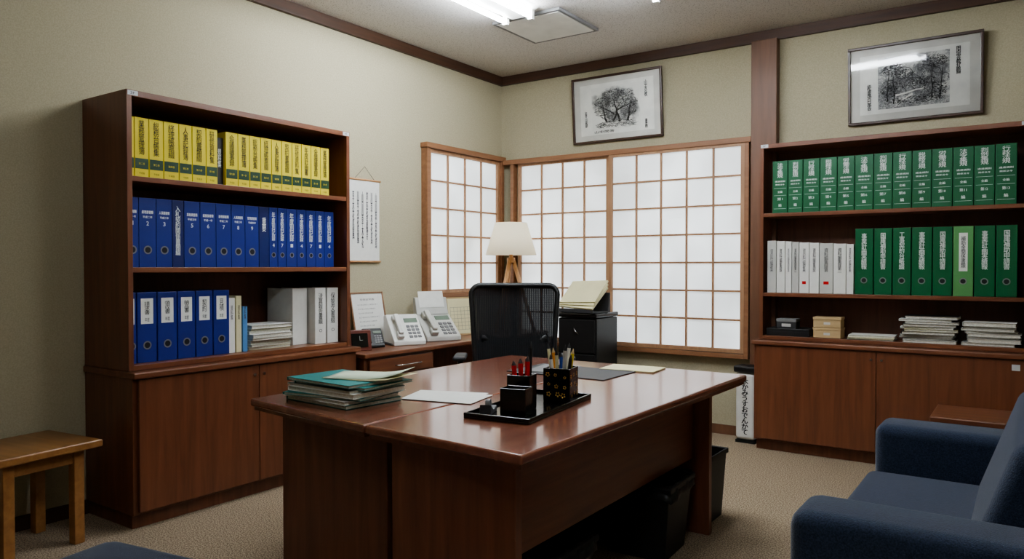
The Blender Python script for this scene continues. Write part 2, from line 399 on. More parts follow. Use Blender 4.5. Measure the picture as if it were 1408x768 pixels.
# ================= binders
def binder(name,w,h,d,cov,items,mats,lab,cat,pos,side,group,ring=None,bold=0):
    bm=NB();c=.003
    bx(bm,-w/2,w/2,0,.004,0,h,0)
    bx(bm,-w/2,-w/2+c,.004,d,0,h,0);bx(bm,w/2-c,w/2,.004,d,0,h,0)
    bx(bm,-w/2+c,w/2-c,.012,d-.006,.004,h-.008,1)
    o=obj(name,bm,[cov,PAGES])
    o.location=pos
    if side=='L':o.rotation_euler=(0,0,PI/2)
    b=o.modifiers.new('bevel','BEVEL');b.width=.0015;b.segments=2
    tag(o,lab,cat,group)
    if items:label(o,'spine_label',items,mats,bold=bold)
    if ring:
        z,r=ring;bm=NB()
        n=20
        for (ra,rb,mi,yy) in ((0,r*.68,1,-.0012),(r*.68,r,0,-.002)):
            A=[bm.verts.new((rb*math.cos(2*PI*i/n),yy,z+rb*math.sin(2*PI*i/n))) for i in range(n)]
            if ra==0:bm.faces.new(A[::-1]).material_index=mi
            else:
                B=[bm.verts.new((ra*math.cos(2*PI*i/n),yy,z+ra*math.sin(2*PI*i/n))) for i in range(n)]
                for i in range(n):bm.faces.new((A[i],B[i],B[(i+1)%n],A[(i+1)%n])).material_index=mi
        bmesh.ops.recalc_face_normals(bm,faces=bm.faces)
        obj('finger_ring',bm,[GREY,BLK],o)
    return o
FX=-3.575;k=.993
YT=["会議議事録","業務管理簿","総務台帳集","経理帳票綴","人事記録簿","契約書類綴","研修資料集","年度計画書"]
E=[1.912,1.957,2.031,2.107,2.190,2.263,2.343,2.412,2.46,2.537,2.612,2.685,2.759,2.83,2.904,2.974,3.045,3.119,3.188]
for i in range(18):
    a=E[i]*k;b=E[i+1]*k;w=b-a-.003;yc=(a+b)/2
    if i==7:
        binder('book',w,.26,.22,BLK,[('t',V('規程集'),-.01,.01,.1,.2,0)],[INKW],"slim black book between yellow binders",'book',(FX-.02,yc,1.681),'L',None);continue
    it=[('p',-w*.47,w*.47,.045,.095,1),('t',V(YT[i%8]),-w*.21,w*.21,.112,.28,0),('t',"第"+'一二三四五六七八九'[i%9]+"巻",-w*.22,w*.22,.064,.075,2),('t',"平成版",-w*.2,w*.2,.018,.028,0)]
    binder('binder',w,.293,.24,YEL,it,[INK,DKG,YEL],"yellow binder with black lettering and dark green band",'binder',(FX,yc,1.681),'L','yellow binders on the upper shelf')
E=[1.912,1.976,2.065,2.150,2.214,2.305,2.399,2.492,2.579,2.670,2.739,2.799,2.861,2.936,3.006,3.079,3.147,3.224]
BT=["総務部","経理部","人事課","管理課","業務課"]
for i in range(17):
    a=E[i]*k;b=E[i+1]*k;w=b-a-.003;yc=(a+b)/2
    hh=.34
    if i==3:
        it=[('t',V('入札契約関係書類綴'),-w*.25,w*.2,.06,.31,0)];lab="narrow dark blue binder with vertical white lettering";cov=BLU2;ring=None
    elif i==9:
        it=[('t',V('重要'),-w*.2,w*.2,.2,.28,0)];lab="plain deep blue binder";cov=BLU2;ring=None
    elif i>=10:
        it=[('t',V('年度別記録簿'[:5]),-w*.2,w*.2,.15,.315,0),('t',str((i*3)%9+1),-w*.12,w*.12,.115,.135,0)];lab="slim blue binder with vertical white lettering";cov=BLU;ring=(.07,.015)
    else:
        it=[('t',BT[i%5]+"書類",-w*.34,w*.34,.262,.278,0),('t',"平成"+"一二三四五"[i%5]+"年",-w*.28,w*.28,.24,.252,0),('t',str(i+1),-w*.07,w*.07,.205,.225,0)];lab="blue lever arch binder with small white title";cov=BLU;ring=(.085,.021)
    binder('binder',w,hh,.27,cov,it,[INKW],lab,'binder',(FX,yc,1.246),'L','blue binders on the middle shelf',ring,bold=.0004)
E=[1.908,1.962,2.066,2.174,2.276,2.378,2.479]
LT=["売上","請求書","領収書","納品書","契約","見積"]
for i in range(6):
    a=E[i]*k;b=E[i+1]*k;w=b-a-.006;yc=(a+b)/2
    it=[('p',-w*.32,w*.32,.19,.315,0),('t',V(LT[i]),-w*.14,w*.14,.235,.30,1),('t',"年度",-w*.12,w*.12,.2,.22,1)]
    binder('binder',w,.345,.28,BLU,it,[PAPER,INK],"blue lever arch binder with white paper spine label",'binder',(FX,yc,.778),'L','blue binders with white labels on the bottom shelf',(.085,.021))
for a,b,c,hh,lb in ((2.479,2.52,PAPER,.30,"thin white booklet beside the blue binders"),(2.525,2.562,CREAM,.31,"thin cream booklet between two others"),(2.567,2.6,SKY,.25,"thin light blue booklet on the shelf")):
    w=(b-a)*k-.003
    binder('booklet',w,hh,.22,c,[('t',V('資料集'),-w*.2,w*.2,.18,.26,0)],[INKG],lb,'booklet',(FX-.01,(a+b)/2*k,.778),'L','thin booklets on the bottom shelf')
for a,b,tx in ((2.93,3.04,None),(3.05,3.135,'決算報告書綴'),(3.145,3.235,'保管文書綴')):
    w=(b-a)-.003
    it=[('t',V(tx),-w*.2,w*.2,.12,.31,0),('t','O',-w*.14,w*.14,.07,.09,0)] if tx else None
    binder('box_file',w,.34,.24,PAPER,it,[INK],"white box file with black lettering" if tx else "plain white box file",'box file',(FX-(.06 if not tx else 0),(a+b)/2,.778),'L','white box files on the bottom shelf')
# right bookcase
k=1.006;FY=5.235
GT=["法令集","判例集","行政法","税務法","労働法"]
E=[-1.461,-1.360,-1.262,-1.156,-1.049,-.944,-.834,-.726,-.618,-.512,-.401,-.293,-.188,-.080]
for i in range(13):
    a=E[i]*k;b=E[i+1]*k;w=b-a-.004;xc=(a+b)/2
    s=GT[i%5]
    it=[('t',V(s+"規"),-w*.19,w*.19,.238,.338,0),('t',"通達規則",-w*.34,w*.34,.208,.219,0),('t',"関係法令",-w*.30,w*.30,.187,.197,0),('p',-w*.42,w*.42,.166,.1675,0),('t',"全編",-w*.16,w*.16,.135,.150,0),('p',-w*.42,w*.42,.118,.1195,0),('t',"第"+str(i+1),-w*.18,w*.18,.085,.104,0),('t',"編",-w*.10,w*.10,.042,.062,0),('p',-w*.42,w*.42,.028,.0295,0)]
    binder('book',w,.352,.2,GRN,it,[INKW],"thick green law book with white lettering",'book',(xc,FY,1.613),'R','green books on the upper shelf',bold=.0004)
E=[-.941,-.830,-.723,-.618,-.504,-.397,-.289,-.181,-.072]
for i in range(8):
    a=E[i]*k;b=E[i+1]*k;w=b-a-.006;xc=(a+b)/2
    if i==5:
        it=[('p',-w*.22,w*.22,.15,.38,0),('t',V('補助金関係書類'),-w*.12,w*.12,.17,.36,1)];lab="light green binder with tall white label";cov=GRNL
    else:
        it=[('t',V(('事業計画実績報','国庫補助申請書','工事契約台帳綴')[i%3]),-w*.15,w*.15,.16,.39,0)];lab="tall green lever arch binder with white calligraphy";cov=GRN
    binder('binder',w,.42,.22,cov,it,[INKW if i!=5 else PAPER,INK],lab,'binder',(xc,FY,1.071),'R','green binders on the middle shelf',(.09,.02),bold=.0005 if i!=5 else 0)
E=[-1.497,-1.434,-1.376,-1.333,-1.286,-1.221,-1.158,-1.072,-.993,-.947]
for i in range(9):
    a=E[i]*k;b=E[i+1]*k;w=b-a-.004;xc=(a+b)/2
    it=[('t',V('資料編集録第一部'[:4+i%4]),-w*.16,w*.16,.14,.30,i%2),]
    if i in(4,6):it.append(('p',-w*.2,w*.2,.06,.08,2))
    binder('file_booklet',w,.355-.004*i,.2,PAPER if i%3 else LGR,it,[INKG,INK,RED],"slim white file with dark vertical lettering",'file',(xc,FY+.01,1.071),'R','white files on the middle shelf')
# ================= folders / paper stacks
def folder(x,y,z,w,d,h,cov,rz,lab,group,name='folder',cat='folder'):
    bm=NB();bx(bm,-w/2,w/2,-d/2,d/2,0,.0012,0);bx(bm,-w/2,w/2,-d/2,d/2,h-.0012,h,0)
    bx(bm,-w/2+.004,w/2-.004,-d/2+.004,d/2-.004,.0012,h-.0012,1)
    bx(bm,-w/2,-w/2+.0015,-d/2,d/2,.0012,h-.0012,0)
    o=obj(name,bm,[cov,PAGES],loc=(x,y,z),rotz=rz);return tag(o,lab,cat,group)
def pile(x,y,z,w,d,H_,n,covs,rz,group,jit=.02,rj=.06):
    hs=[random.uniform(.6,1.4) for _ in range(n)];s=sum(hs);zz=z
    for i in range(n):
        h=hs[i]/s*H_;c,cn=covs[i%len(covs)]
        folder(x+random.uniform(-jit,jit),y+random.uniform(-jit,jit)*.6,zz+.0003,w,d,h-.0006,c,rz+random.uniform(-rj,rj),cn+" paper folder lying in a stack",group)
        zz+=h
    return zz
cW=(PAPER,'white');cG=(LGR,'pale grey');cT=(TEAL,'teal');cC=(CREAM,'cream');cD=(DGR,'dark grey');cM=(MINT,'pale green')
pile(-3.69,2.755,.778,.19,.28,.14,8,[cC,cW,cM,cW,cG,cW],0,'folders stacked on the bottom shelf',.012)
pile(-.53,5.33,.778,.29,.17,.165,11,[cW,cD,cG,cW,cD,cC],0,'papers stacked under the binders',.02,.10)
pile(-.2,5.33,.778,.27,.17,.14,8,[cG,cW,cD,cW],0,'papers stacked beside the bookshelf end',.02,.10)
pile(-.86,5.33,.778,.27,.18,.03,3,[cW,cC,cW],0,'loose papers on the bottom shelf',.015,.08)
zt=pile(-2.19,2.03,.731,.37,.27,.09,7,[cT,cW,cT,cW,cG,cT,cT],.05,'folders stacked on the desk',.026,.14)
def curl_sheet(w,d,c):
    bm=NB();n=12;A=[];B=[]
    for i in range(n+1):
        u=i/n;z=c*max(0,u-.55)**2*4
        A.append(bm.verts.new((-w+2*w*u,-d,z)));B.append(bm.verts.new((-w+2*w*u,d,z)))
    for i in range(n):bm.faces.new((A[i],A[i+1],B[i+1],B[i]))
    return bm
o=obj('document',curl_sheet(.15,.105,.012),CREAM,loc=(-2.11,2.07,zt+.001),rotz=.15,smooth=True);tag(o,"cream document on top of the folder stack",'document')
o.modifiers.new('s','SOLIDIFY').thickness=-.002
o=obj('document',curl_sheet(.15,.10,.03),MINT,loc=(-2.12,2.08,zt+.016),rotz=.42,smooth=True);tag(o,"pale green document curling on the folder stack",'document')
o.modifiers.new('s','SOLIDIFY').thickness=-.0015;o.location.z=zt+.0035
for (x,y,rz) in ((-1.93,2.31,.35),(-1.90,2.29,.22)):
    bm=NB();bx(bm,-.105,.105,-.148,.148,0,.001)
    o=obj('sheet_of_paper',bm,PAPER,loc=(x,y,.7312+(.0015 if rz<.3 else 0)),rotz=rz+PI/2);tag(o,"white sheet of paper lying on the desk",'paper','loose sheets on the desk')
bm=NB();bx(bm,-.27,.27,-.17,.17,0,.003);tag(obj('desk_mat',bm,DGR,loc=(-1.87,3.2,.731)),"dark grey desk mat on the desk",'desk mat')
bm=NB();bx(bm,-.14,.14,-.1,.1,0,.006);tag(obj('notepad',bm,CREAM,loc=(-1.66,3.46,.731),rotz=.1),"cream notepad lying near the desk end",'notepad')
bm=NB();bx(bm,-.1,.1,-.14,.14,0,.002);tag(obj('sheet_of_paper',bm,GREY,loc=(-1.98,3.22,.7345),rotz=.2),"grey sheet lying on the desk mat",'paper')
# shelf boxes
bm=NB();bx(bm,-.14,.14,0,.2,0,.05);o=tag(obj('storage_box',bm,BLK,loc=(-1.365,5.235,.778),bevel=.003),"flat black box on the bottom shelf",'box')
bm=NB();bx(bm,-.1402,.1402,-.0005,.2005,.028,.030);obj('lid_seam',bm,DGR,o)
t=thing('card_holder',"small grey card box on the black box",'box',(-1.375,5.245,.829))
bm=NB();bx(bm,-.065,.065,0,.1,0,.045);obj('box_body',bm,DGR,t,bevel=.003)
bm=NB();bx(bm,-.067,.067,-.002,.102,.0455,.065);obj('lid',bm,GREY,t,bevel=.003)
label(t,'name_plate',[('p',-.03,.03,.012,.032,0)],[LGR])
for j in range(2):
    t=thing('card_box',"small beige cardboard box, stacked in a pair",'box',(-1.115,5.245+.004*j,.778+.069*j),.03*j,'beige boxes on the bottom shelf')
    bm=NB();bx(bm,-.085,.085,0,.13,0,.05);obj('box_body',bm,BEIGEB,t,bevel=.002)
    bm=NB();bx(bm,-.088,.088,-.003,.133,.0503,.067);obj('lid',bm,BEIGEB,t,bevel=.002)
    label(t,'name_plate',[('p',-.02,.02,.018,.034,0)],[LGR])
# ================= wall decorations
def stroke(bm,pts,w0,w1,m,y):
    n=len(pts);A=[];B=[]
    for i,(x,z) in enumerate(pts):
        j0=max(i-1,0);j1=min(i+1,n-1)
        dx=pts[j1][0]-pts[j0][0];dz=pts[j1][1]-pts[j0][1];l=math.hypot(dx,dz) or 1
        w=w0+(w1-w0)*i/(n-1)
        A.append(bm.verts.new((x-dz/l*w,y,z+dx/l*w)));B.append(bm.verts.new((x+dz/l*w,y,z-dx/l*w)))
    for i in range(n-1):bm.faces.new((A[i],B[i],B[i+1],A[i+1])).material_index=m
def wig(x0,z0,x1,z1,n,a,R):
    return [(x0+(x1-x0)*i/n+R.uniform(-a,a),z0+(z1-z0)*i/n+R.uniform(-a,a)) for i in range(n+1)]
def dabs(bm,R,y,cx,cz,rx,rz,c,mm=(0,0,1,2),lo=.005,hi=.015,wm=.003):
    for q in range(c):
        a=R.uniform(0,2*PI);d=math.sqrt(R.random());x=cx+rx*d*math.cos(a);z=cz+rz*d*math.sin(a);l=R.uniform(lo,hi);t=R.uniform(-.6,.9)
        if x<-.2 or x+l>.2:continue
        stroke(bm,[(x,z),(x+l*math.cos(t),z+l*math.sin(t))],R.uniform(.001,wm),.0006,R.choice(mm),y)
def strokes_tree(bm,R,y):
    # wide spreading old grove with layered foliage on a rocky bank
    for x0,x1,zt in ((.03,-.02,.34),(-.09,-.12,.30),(.10,.13,.31),(-.03,.03,.29)):
        stroke(bm,wig(x0,.15,x1,zt,7,.005,R),.010,.003,0,y)
    stroke(bm,wig(-.01,.22,-.15,.29,6,.005,R),.006,.002,0,y);stroke(bm,wig(.02,.25,.15,.29,6,.005,R),.006,.002,0,y)
    for cx,cz,rx,rz,c in ((-.12,.32,.08,.04,230),(-.03,.37,.10,.045,280),(.07,.355,.09,.05,260),(.13,.29,.06,.045,170),(-.15,.25,.05,.04,140),(.0,.30,.10,.03,160),(-.08,.21,.07,.03,110),(.10,.22,.07,.035,130)):
        dabs(bm,R,y-.0001,cx,cz,rx,rz,c)
    for q in range(160):
        x=R.uniform(-.19,.15);z=.115+R.uniform(0,.07)*(1-abs(x)*3);l=R.uniform(.01,.05)
        stroke(bm,wig(x,z,x+l,z+R.uniform(-.012,.012),3,.002,R),.0018,.0006,R.choice((0,1,1,2)),y-.0001)
def strokes_hills(bm,R,y):
    # rocky wooded slope: overlapping boulders, foliage masses, path
    for q in range(26):
        cx=R.uniform(-.16,.16);cz=R.uniform(.13,.34);r=R.uniform(.02,.05);a0=R.uniform(-.3,.5);m=R.choice((0,1,1))
        P=[(cx+r*1.3*math.cos(a0+PI*i/9)+R.uniform(-.003,.003),cz+r*math.sin(a0+PI*i/9)+R.uniform(-.003,.003)) for i in range(10)]
        P=[(max(-.198,min(.198,x)),max(.095,min(.41,z))) for x,z in P]
        stroke(bm,P,.002,.0008,m,y)
        for i in range(7):
            x,z=P[R.randrange(10)];l=R.uniform(.01,.03)
            stroke(bm,wig(x,z-.004,max(-.198,min(.198,x+R.uniform(-.008,.012))),max(.095,z-l),3,.0015,R),.0013,.0005,1,y-.0001)
    for cx,cz,rx,rz,c in ((-.13,.35,.06,.045,200),(-.05,.30,.06,.03,120),(.12,.36,.07,.04,200),(.05,.24,.08,.03,140),(-.14,.2,.05,.04,130),(.14,.18,.05,.06,170),(0,.13,.17,.025,220)):
        dabs(bm,R,y-.0002,cx,cz,rx,rz,c,(0,0,1))
    for tx,tz in ((-.15,.22),(-.11,.20),(.15,.2),(.11,.22)):
        stroke(bm,wig(tx,tz-.08,tx+R.uniform(-.02,.02),tz+.12,6,.004,R),.004,.0015,0,y-.0001)
    stroke(bm,wig(-.10,.17,.06,.20,8,.002,R),.006,.003,3,y-.0003);stroke(bm,wig(-.05,.40,.05,.385,8,.003,R),.010,.006,3,y-.0003);stroke(bm,wig(-.06,.14,.0,.17,6,.002,R),.004,.006,3,y-.0003)
def picture(loc,w,h,tilt,art,ax,texts,lab,draw):
    t=thing('framed_picture',lab,'picture',loc,rot=(tilt,0,0))
    f=.018;bm=NB()
    bx(bm,-w/2,w/2,-.025,0,0,f);bx(bm,-w/2,w/2,-.025,0,h-f,h)
    bx(bm,-w/2,-w/2+f,-.025,0,f,h-f);bx(bm,w/2-f,w/2,-.025,0,f,h-f)
    obj('frame',bm,FRAMEB,t,bevel=.003)
    bm=NB();bx(bm,-w/2+f,w/2-f,-.010,-.002,f,h-f);obj('mount_board',bm,MOUNT2,t)
    bm=NB();bx(bm,-w/2+f+.055,w/2-f-.055,-.0112,-.0102,f+.045,h-f-.045);obj('backing_paper',bm,MOUNT,t)
    bm=NB();bx(bm,ax[0],ax[1],-.0125,-.0115,ax[2],ax[3]);ip=obj('ink_painting',bm,art,t)
    bm=NB();draw(bm,random.Random(11),-.0129);obj('brush_strokes',bm,[INK,INKG,INKM,MOUNT],ip)
    label(t,'calligraphy',texts,[INK,LBOX],y=-.0128,bold=.0006)
    bm=NB();v=[bm.verts.new(p) for p in ((-w/2+f,-.018,f),(w/2-f,-.018,f),(w/2-f,-.018,h-f),(-w/2+f,-.018,h-f))];bm.faces.new(v)
    obj('glass',bm,GLASS,t)
picture((-2.77,WY-.005,2.265),.80,.535,.075,ART1,(-.22,.21,.10,.44),[('t',V('春山静'),-.285,-.265,.13,.26,0),('t',V('山水秋'),.25,.275,.32,.45,0),('t',"山中問答",-.20,-.02,.075,.095,0),('t',V('書画'),.25,.27,.08,.15,0)],"black framed ink painting of trees with calligraphy",strokes_tree)
picture((-.648,WY-.005,2.195),.775,.51,.060,ART2,(-.205,.205,.09,.42),[('t',V('松風白雲'),-.27,-.245,.09,.26,0),('t',V('閑雲野鶴'),.24,.265,.26,.43,0)],"dark framed ink landscape picture under reflective glass",strokes_hills)
t=thing('wall_scroll',"white hanging scroll with columns of black writing",'scroll',(WX+.012,3.795,1.28),PI/2)
bm=NB();bx(bm,-.145,.145,-.002,0,.01,.58);obj('scroll_paper',bm,PAPER,t)
for z in (.005,.585):
    bm=NB();cyl(bm,(-.155,-.003,z),(.155,-.003,z),.007,n=12);obj('rod',bm,W_tripod,t,smooth=True)
bm=NB();tube(bm,[(-.1,-.003,.585),(0,-.003,.68),(.1,-.003,.585)],.0015,6);obj('hanging_cord',bm,INKG,t)
items=[]
for c in range(6):
    x=.11-c*.044;n=6-(c%2)
    items.append(('t',V('山川草木花鳥風月'[c%3:c%3+n]),x-.009,x+.009,.10+.03*(c%3),.5,0))
label(t,'calligraphy',items,[INKG],y=-.003,bold=.0006)
# ================= side desk
t=thing('side_desk',"cherry wood side desk with drawer along the wall",'desk',(-3.42,3.305,0),PI/2)
bm=NB();bx(bm,0,2.15,-.01,.5,.672,.70);obj('desktop',bm,W_cabh,t,bevel=.006)
bm=NB();bx(bm,.02,.68,.02,.48,.03,.67);bx(bm,2.10,2.13,.02,.48,0,.67);bx(bm,.68,2.1,.44,.46,.2,.67);obj('pedestal',bm,W_cab,t,bevel=.002)
for z0,z1 in ((.55,.655),(.36,.54),(.06,.35)):
    bm=NB();bx(bm,.05,.65,0,.019,z0,z1);o=obj('drawer',bm,W_cabh,t,bevel=.003)
    bm=NB();zc=(z0+z1)/2;tube(bm,[(.28,-.001,zc),(.29,-.022,zc),(.40,-.026,zc),(.51,-.022,zc),(.52,-.001,zc)],.005,8);obj('drawer_handle',bm,CHR,o,smooth=True)
# certificate
t=thing('framed_certificate',"white certificate in thin frame leaning on the wall",'certificate',(-3.845,3.80,.702),rot=(-.2,0,PI/2))
bm=NB();w=.32;h=.37;f=.009
bx(bm,-w/2,w/2,-.012,0,0,f);bx(bm,-w/2,w/2,-.012,0,h-f,h);bx(bm,-w/2,-w/2+f,-.012,0,f,h-f);bx(bm,w/2-f,w/2,-.012,0,f,h-f)
obj('frame',bm,W_winh,t)
bm=NB();bx(bm,-w/2+f,w/2-f,-.006,-.002,f,h-f);obj('certificate_paper',bm,PAPER,t)
it=[('t',"登録証明書",-.07,.07,.31,.325,0)]
for j in range(7):it.append(('t',"右の者は所定の課程を修了"[:12-(j%3)*2],-.1,.1-.03*(j%3),.275-.03*j,.285-.03*j,0))
label(t,'printed_text',it,[GREY],y=-.0065)
t=thing('desk_clock',"small brown leather framed desk clock",'clock',(-3.61,3.44,.701),1.15)
bm=NB();sideprism(bm,[(-.035,0),(.035,0),(.01,.135),(-.005,.135)],-.08,.08);obj('clock_case',bm,BROWNP,t,bevel=.004)
bm=NB();M_=Matrix.Translation((0,-.0215,.068))@Matrix.Rotation(-.219,4,'X')
bx(bm,-.055,.055,-.003,.0,-.045,.045,0,M_);obj('clock_face',bm,BLKG,t)
bm=NB();bx(bm,-.001,.001,-.006,-.004,0,.028,0,M_);bx(bm,0,.02,-.006,-.004,-.001,.001,0,M_);obj('clock_hand',bm,LGR,t)
# phones
LCD=mat('lcd',(110,125,110),.3)
def phone(loc,rz,s,body,lab,fax=False,hs=1.0):
    t=thing('fax_machine' if fax else 'desk_telephone',lab,'fax machine' if fax else 'telephone',loc,rz)
    W=.12*s;D=.12*s;h0=.03*s;h1=.10*s*hs
    bm=NB();sideprism(bm,[(-D,0),(D,0),(D,h1),(D*.6,h1*1.05),(-D,h0)],-W,W);obj('phone_base',bm,body,t,bevel=.006)
    sl=math.atan2(h1*1.05-h0,D*1.6)
    M_=Matrix.Translation((0,-D*.2,(h0+h1*1.05)/2))@Matrix.Rotation(sl,4,'X')
    bm=NB()
    for i in range(3):
        for j in range(4):
            x=W*.15+i*W*.27;y=-D*.75+j*D*.27;bx(bm,x-W*.1,x+W*.1,y-D*.08,y+D*.08,0,.006*s,0,M_)
    obj('keypad',bm,GREY,t)
    bm=NB();bx(bm,W*.02,W*.85,D*.4,D*.72,0,.004,0,M_);obj('display',bm,LCD,t)
    bm=NB();xh=-W*.55
    for y in (-D*.72,D*.62):
        bx(bm,xh-W*.2,xh+W*.2,y-D*.22,y+D*.22,.004,.035*s,0,M_)
    bx(bm,xh-W*.14,xh+W*.14,-D*.8,D*.75,.034*s,.056*s,0,M_);obj('handset',bm,body,t,bevel=.007,seg=3)
    bm=NB();tube(bm,[(-W-.010+.006*math.cos(i*1.3),-D*.8+D*1.5*i/59,.010+.006*math.sin(i*1.3)) for i in range(60)],.0022,5);obj('cord',bm,BLK if body is BLK else GREY,t,smooth=True)
    if fax:
        bm=NB();sideprism(bm,[(D*.45,h1),(D*1.0,h1),(D*1.0,h1*1.7),(D*.75,h1*1.7)],-W*.95,W*.95);obj('paper_feeder',bm,body,t,bevel=.005)
        bm=NB();v=[bm.verts.new(p) for p in ((-W*.75,D*.55,h1*1.3),(W*.75,D*.55,h1*1.3),(W*.75,D*.85,h1*1.95),(-W*.75,D*.85,h1*1.95))];bm.faces.new(v)
        obj('feed_paper',bm,PAPER,t)
    return t
phone((-3.70,3.66,.701),1.05,.56,BLK,"black corded desk telephone",hs=2.1)
phone((-3.66,3.93,.701),1.1,.98,WHT,"white corded office telephone beside a black one",hs=2.0)
phone((-3.68,4.30,.701),1.15,1.15,LGR,"light grey fax telephone with paper feeder",True,hs=1.6)
t=thing('desk_calendar',"cream desk calendar standing against the wall",'calendar',(-3.80,4.74,.701),1.30)
bm=NB();sideprism(bm,[(-.05,0),(.05,0),(.003,.30),(-.003,.30)],-.15,.15);obj('stand',bm,BEIGEB,t)
bm=NB();M_=Matrix.Translation((0,-.0275,.15))@Matrix.Rotation(-math.atan2(.047,.30),4,'X')
bx(bm,-.14,.14,-.003,-.0005,-.14,.14,0,M_);obj('calendar_page',bm,CREAM,t)
bm=NB()
for j in range(7):bx(bm,-.12,.12,-.0042,-.0035,-.11+j*.03,-.108+j*.03,0,M_)
for j in range(8):bx(bm,-.12+j*.034,-.1185+j*.034,-.0042,-.0035,-.11,.072,0,M_)
obj('calendar_grid',bm,GREY,t)
# ================= tripod lamp
t=thing('table_lamp',"tripod table lamp with cream tapered linen shade",'lamp',(-3.61,5.18,.701),.3)
bm=NB();lathe(bm,[(.215,.645),(.135,.915)],48);o=obj('lamp_shade',bm,SHADE,t,smooth=True)
sm=o.modifiers.new('s','SOLIDIFY');sm.thickness=.002
for i in range(3):
    a=2*PI*i/3+.15;bm=NB();cyl(bm,(.20*math.cos(a),.20*math.sin(a),0.003),(.012*math.cos(a),.012*math.sin(a),.62),.014,.018,12);obj('leg',bm,W_tripod,t,smooth=True)
bm=NB();cyl(bm,(0,0,.58),(0,0,.62),.034,.034,20);cyl(bm,(0,0,.62),(0,0,.68),.016,.016,16);obj('hub',bm,W_tripod,t)
bm=NB()
for i in range(3):
    a=2*PI*i/3+.15;b=a+2*PI/3;r=.085;cyl(bm,(r*math.cos(a),r*math.sin(a),.39),(r*math.cos(b),r*math.sin(b),.39),.006,n=8)
obj('brace',bm,W_tripod,t)
bm=NB();lathe(bm,[(.012,.66),(.03,.70),(.034,.74),(.02,.775),(.003,.78)],20,cap=True);obj('bulb',bm,WHT,t,smooth=True)
bm=NB();cyl(bm,(-.14,0,.89),(.14,0,.89),.002,n=6);cyl(bm,(0,-.14,.89),(0,.14,.89),.002,n=6);cyl(bm,(0,0,.78),(0,0,.91),.003,n=6);obj('shade_holder',bm,CHR,t)
# ================= office chair (local: faces -y)
t=thing('office_chair',"black mesh office swivel chair behind the desk",'office chair',(-2.68,3.88,0),.60)
def rr(w0,w1,z0,z1,r,yf,n=6):
    P=[]
    cs=[(w1-r,z1-r,0),(-w1+r,z1-r,PI/2),(-w0+r,z0+r,PI),(w0-r,z0+r,1.5*PI)]
    for cx,cz,a0 in cs:
        for i in range(n+1):
            a=a0+PI/2*i/n;P.append((cx+r*math.cos(a),cz+r*math.sin(a)))
    return [(x,yf(x,z),z) for x,z in P]
yf=lambda x,z:.20+.10*(z-.55)-.35*x*x
bm=NB();tube(bm,rr(.255,.285,.55,1.125,.06,yf),.017,8,closed=True);obj('back_frame',bm,BLK,t,smooth=True)
bm=NB();nx=16;nz=16;G=[]
for j in range(nz+1):
    z=.555+.565*j/nz;hw=.255+.03*j/nz
    if j in(0,nz):hw-=.045
    if j in(1,nz-1):hw-=.012
    G.append([bm.verts.new((hw*(-1+2*i/nx),yf(hw*(-1+2*i/nx),z),z)) for i in range(nx+1)])
for j in range(nz):
    for i in range(nx):bm.faces.new((G[j][i],G[j][i+1],G[j+1][i+1],G[j+1][i]))
obj('mesh_back',bm,MESHF,t,smooth=True)
bm=NB();tube(bm,[(-.22,.225,.78),(-.1,.265,.75),(0,.275,.75),(.1,.265,.75),(.22,.225,.78)],.03,8);tube(bm,[(0,.28,.98),(0,.30,.75),(0,.28,.5),(0,.18,.41),(0,.05,.40)],.022,8);obj('lumbar_support',bm,BLK,t,smooth=True)
CSF=mat('chair_seat_fabric',(26,27,30),.9,bump=.4)
bm=NB();rbox(bm,-.25,.25,-.27,.2,.43,.50,.033,4);obj('seat',bm,CSF,t,smooth=True)
for s in (-1,1):
    bm=NB();rbox(bm,s*.34-.04,s*.34+.04,-.12,.12,.665,.695,.013,3);obj('armrest',bm,DGR,t,smooth=True)
    bm=NB();tube(bm,[(s*.34,.0,.665),(s*.34,.02,.55),(s*.32,.02,.44),(s*.2,.02,.415)],.017,8);obj('arm_support',bm,BLK,t,smooth=True)
bm=NB();cyl(bm,(0,0,.10),(0,0,.43),.028,.022,16);bx(bm,-.12,.12,-.1,.12,.40,.428);obj('gas_column',bm,BLK,t)
for i in range(5):
    a=2*PI*i/5+.3;c,s=math.cos(a),math.sin(a)
    bm=NB();cyl(bm,(.02*c,.02*s,.10),(.27*c,.27*s,.075),.025,.014,10);o=obj('base_leg',bm,BLK,t,smooth=True)
    bm=NB();cyl(bm,(.27*c-.02*s,.27*s+.02*c,.028),(.27*c+.02*s,.27*s-.02*c,.028),.0275,n=16);cyl(bm,(.27*c,.27*s,.03),(.27*c,.27*s,.08),.008,n=8);obj('caster',bm,DGR,o)
# ================= black document cabinet + papers
t=thing('document_cabinet',"black office cabinet standing below the window",'cabinet',(-2.82,4.90,0),0)
bm=NB();bx(bm,-.165,.165,.02,.36,.03,.86);obj('cabinet_body',bm,BLK,t,bevel=.008)
bm=NB();bx(bm,-.17,.17,0.0,.37,.865,.90);obj('cabinet_top',bm,BLKG,t,bevel=.01)
for z0,z1 in ((.60,.85),(.33,.59),(.05,.32)):
    bm=NB();bx(bm,-.155,.155,.004,.019,z0,z1);o=obj('drawer',bm,BLK,t,bevel=.004)
    bm=NB();tube(bm,[(-.02,.003,z1-.06),(.0,-.012,z1-.085),(.02,.003,z1-.11)],.005,6);obj('drawer_handle',bm,CHR,o,smooth=True)
for sx in (-.12,.12):
    for yy in (.05,.32):
        bm=NB();cyl(bm,(sx,yy,0),(sx,yy,.03),.018,n=12);obj('foot',bm,DGR,t)
t=thing('document_tray',"dark tray holding tilted cream papers",'document tray',(-2.82,5.0,.901),-.15)
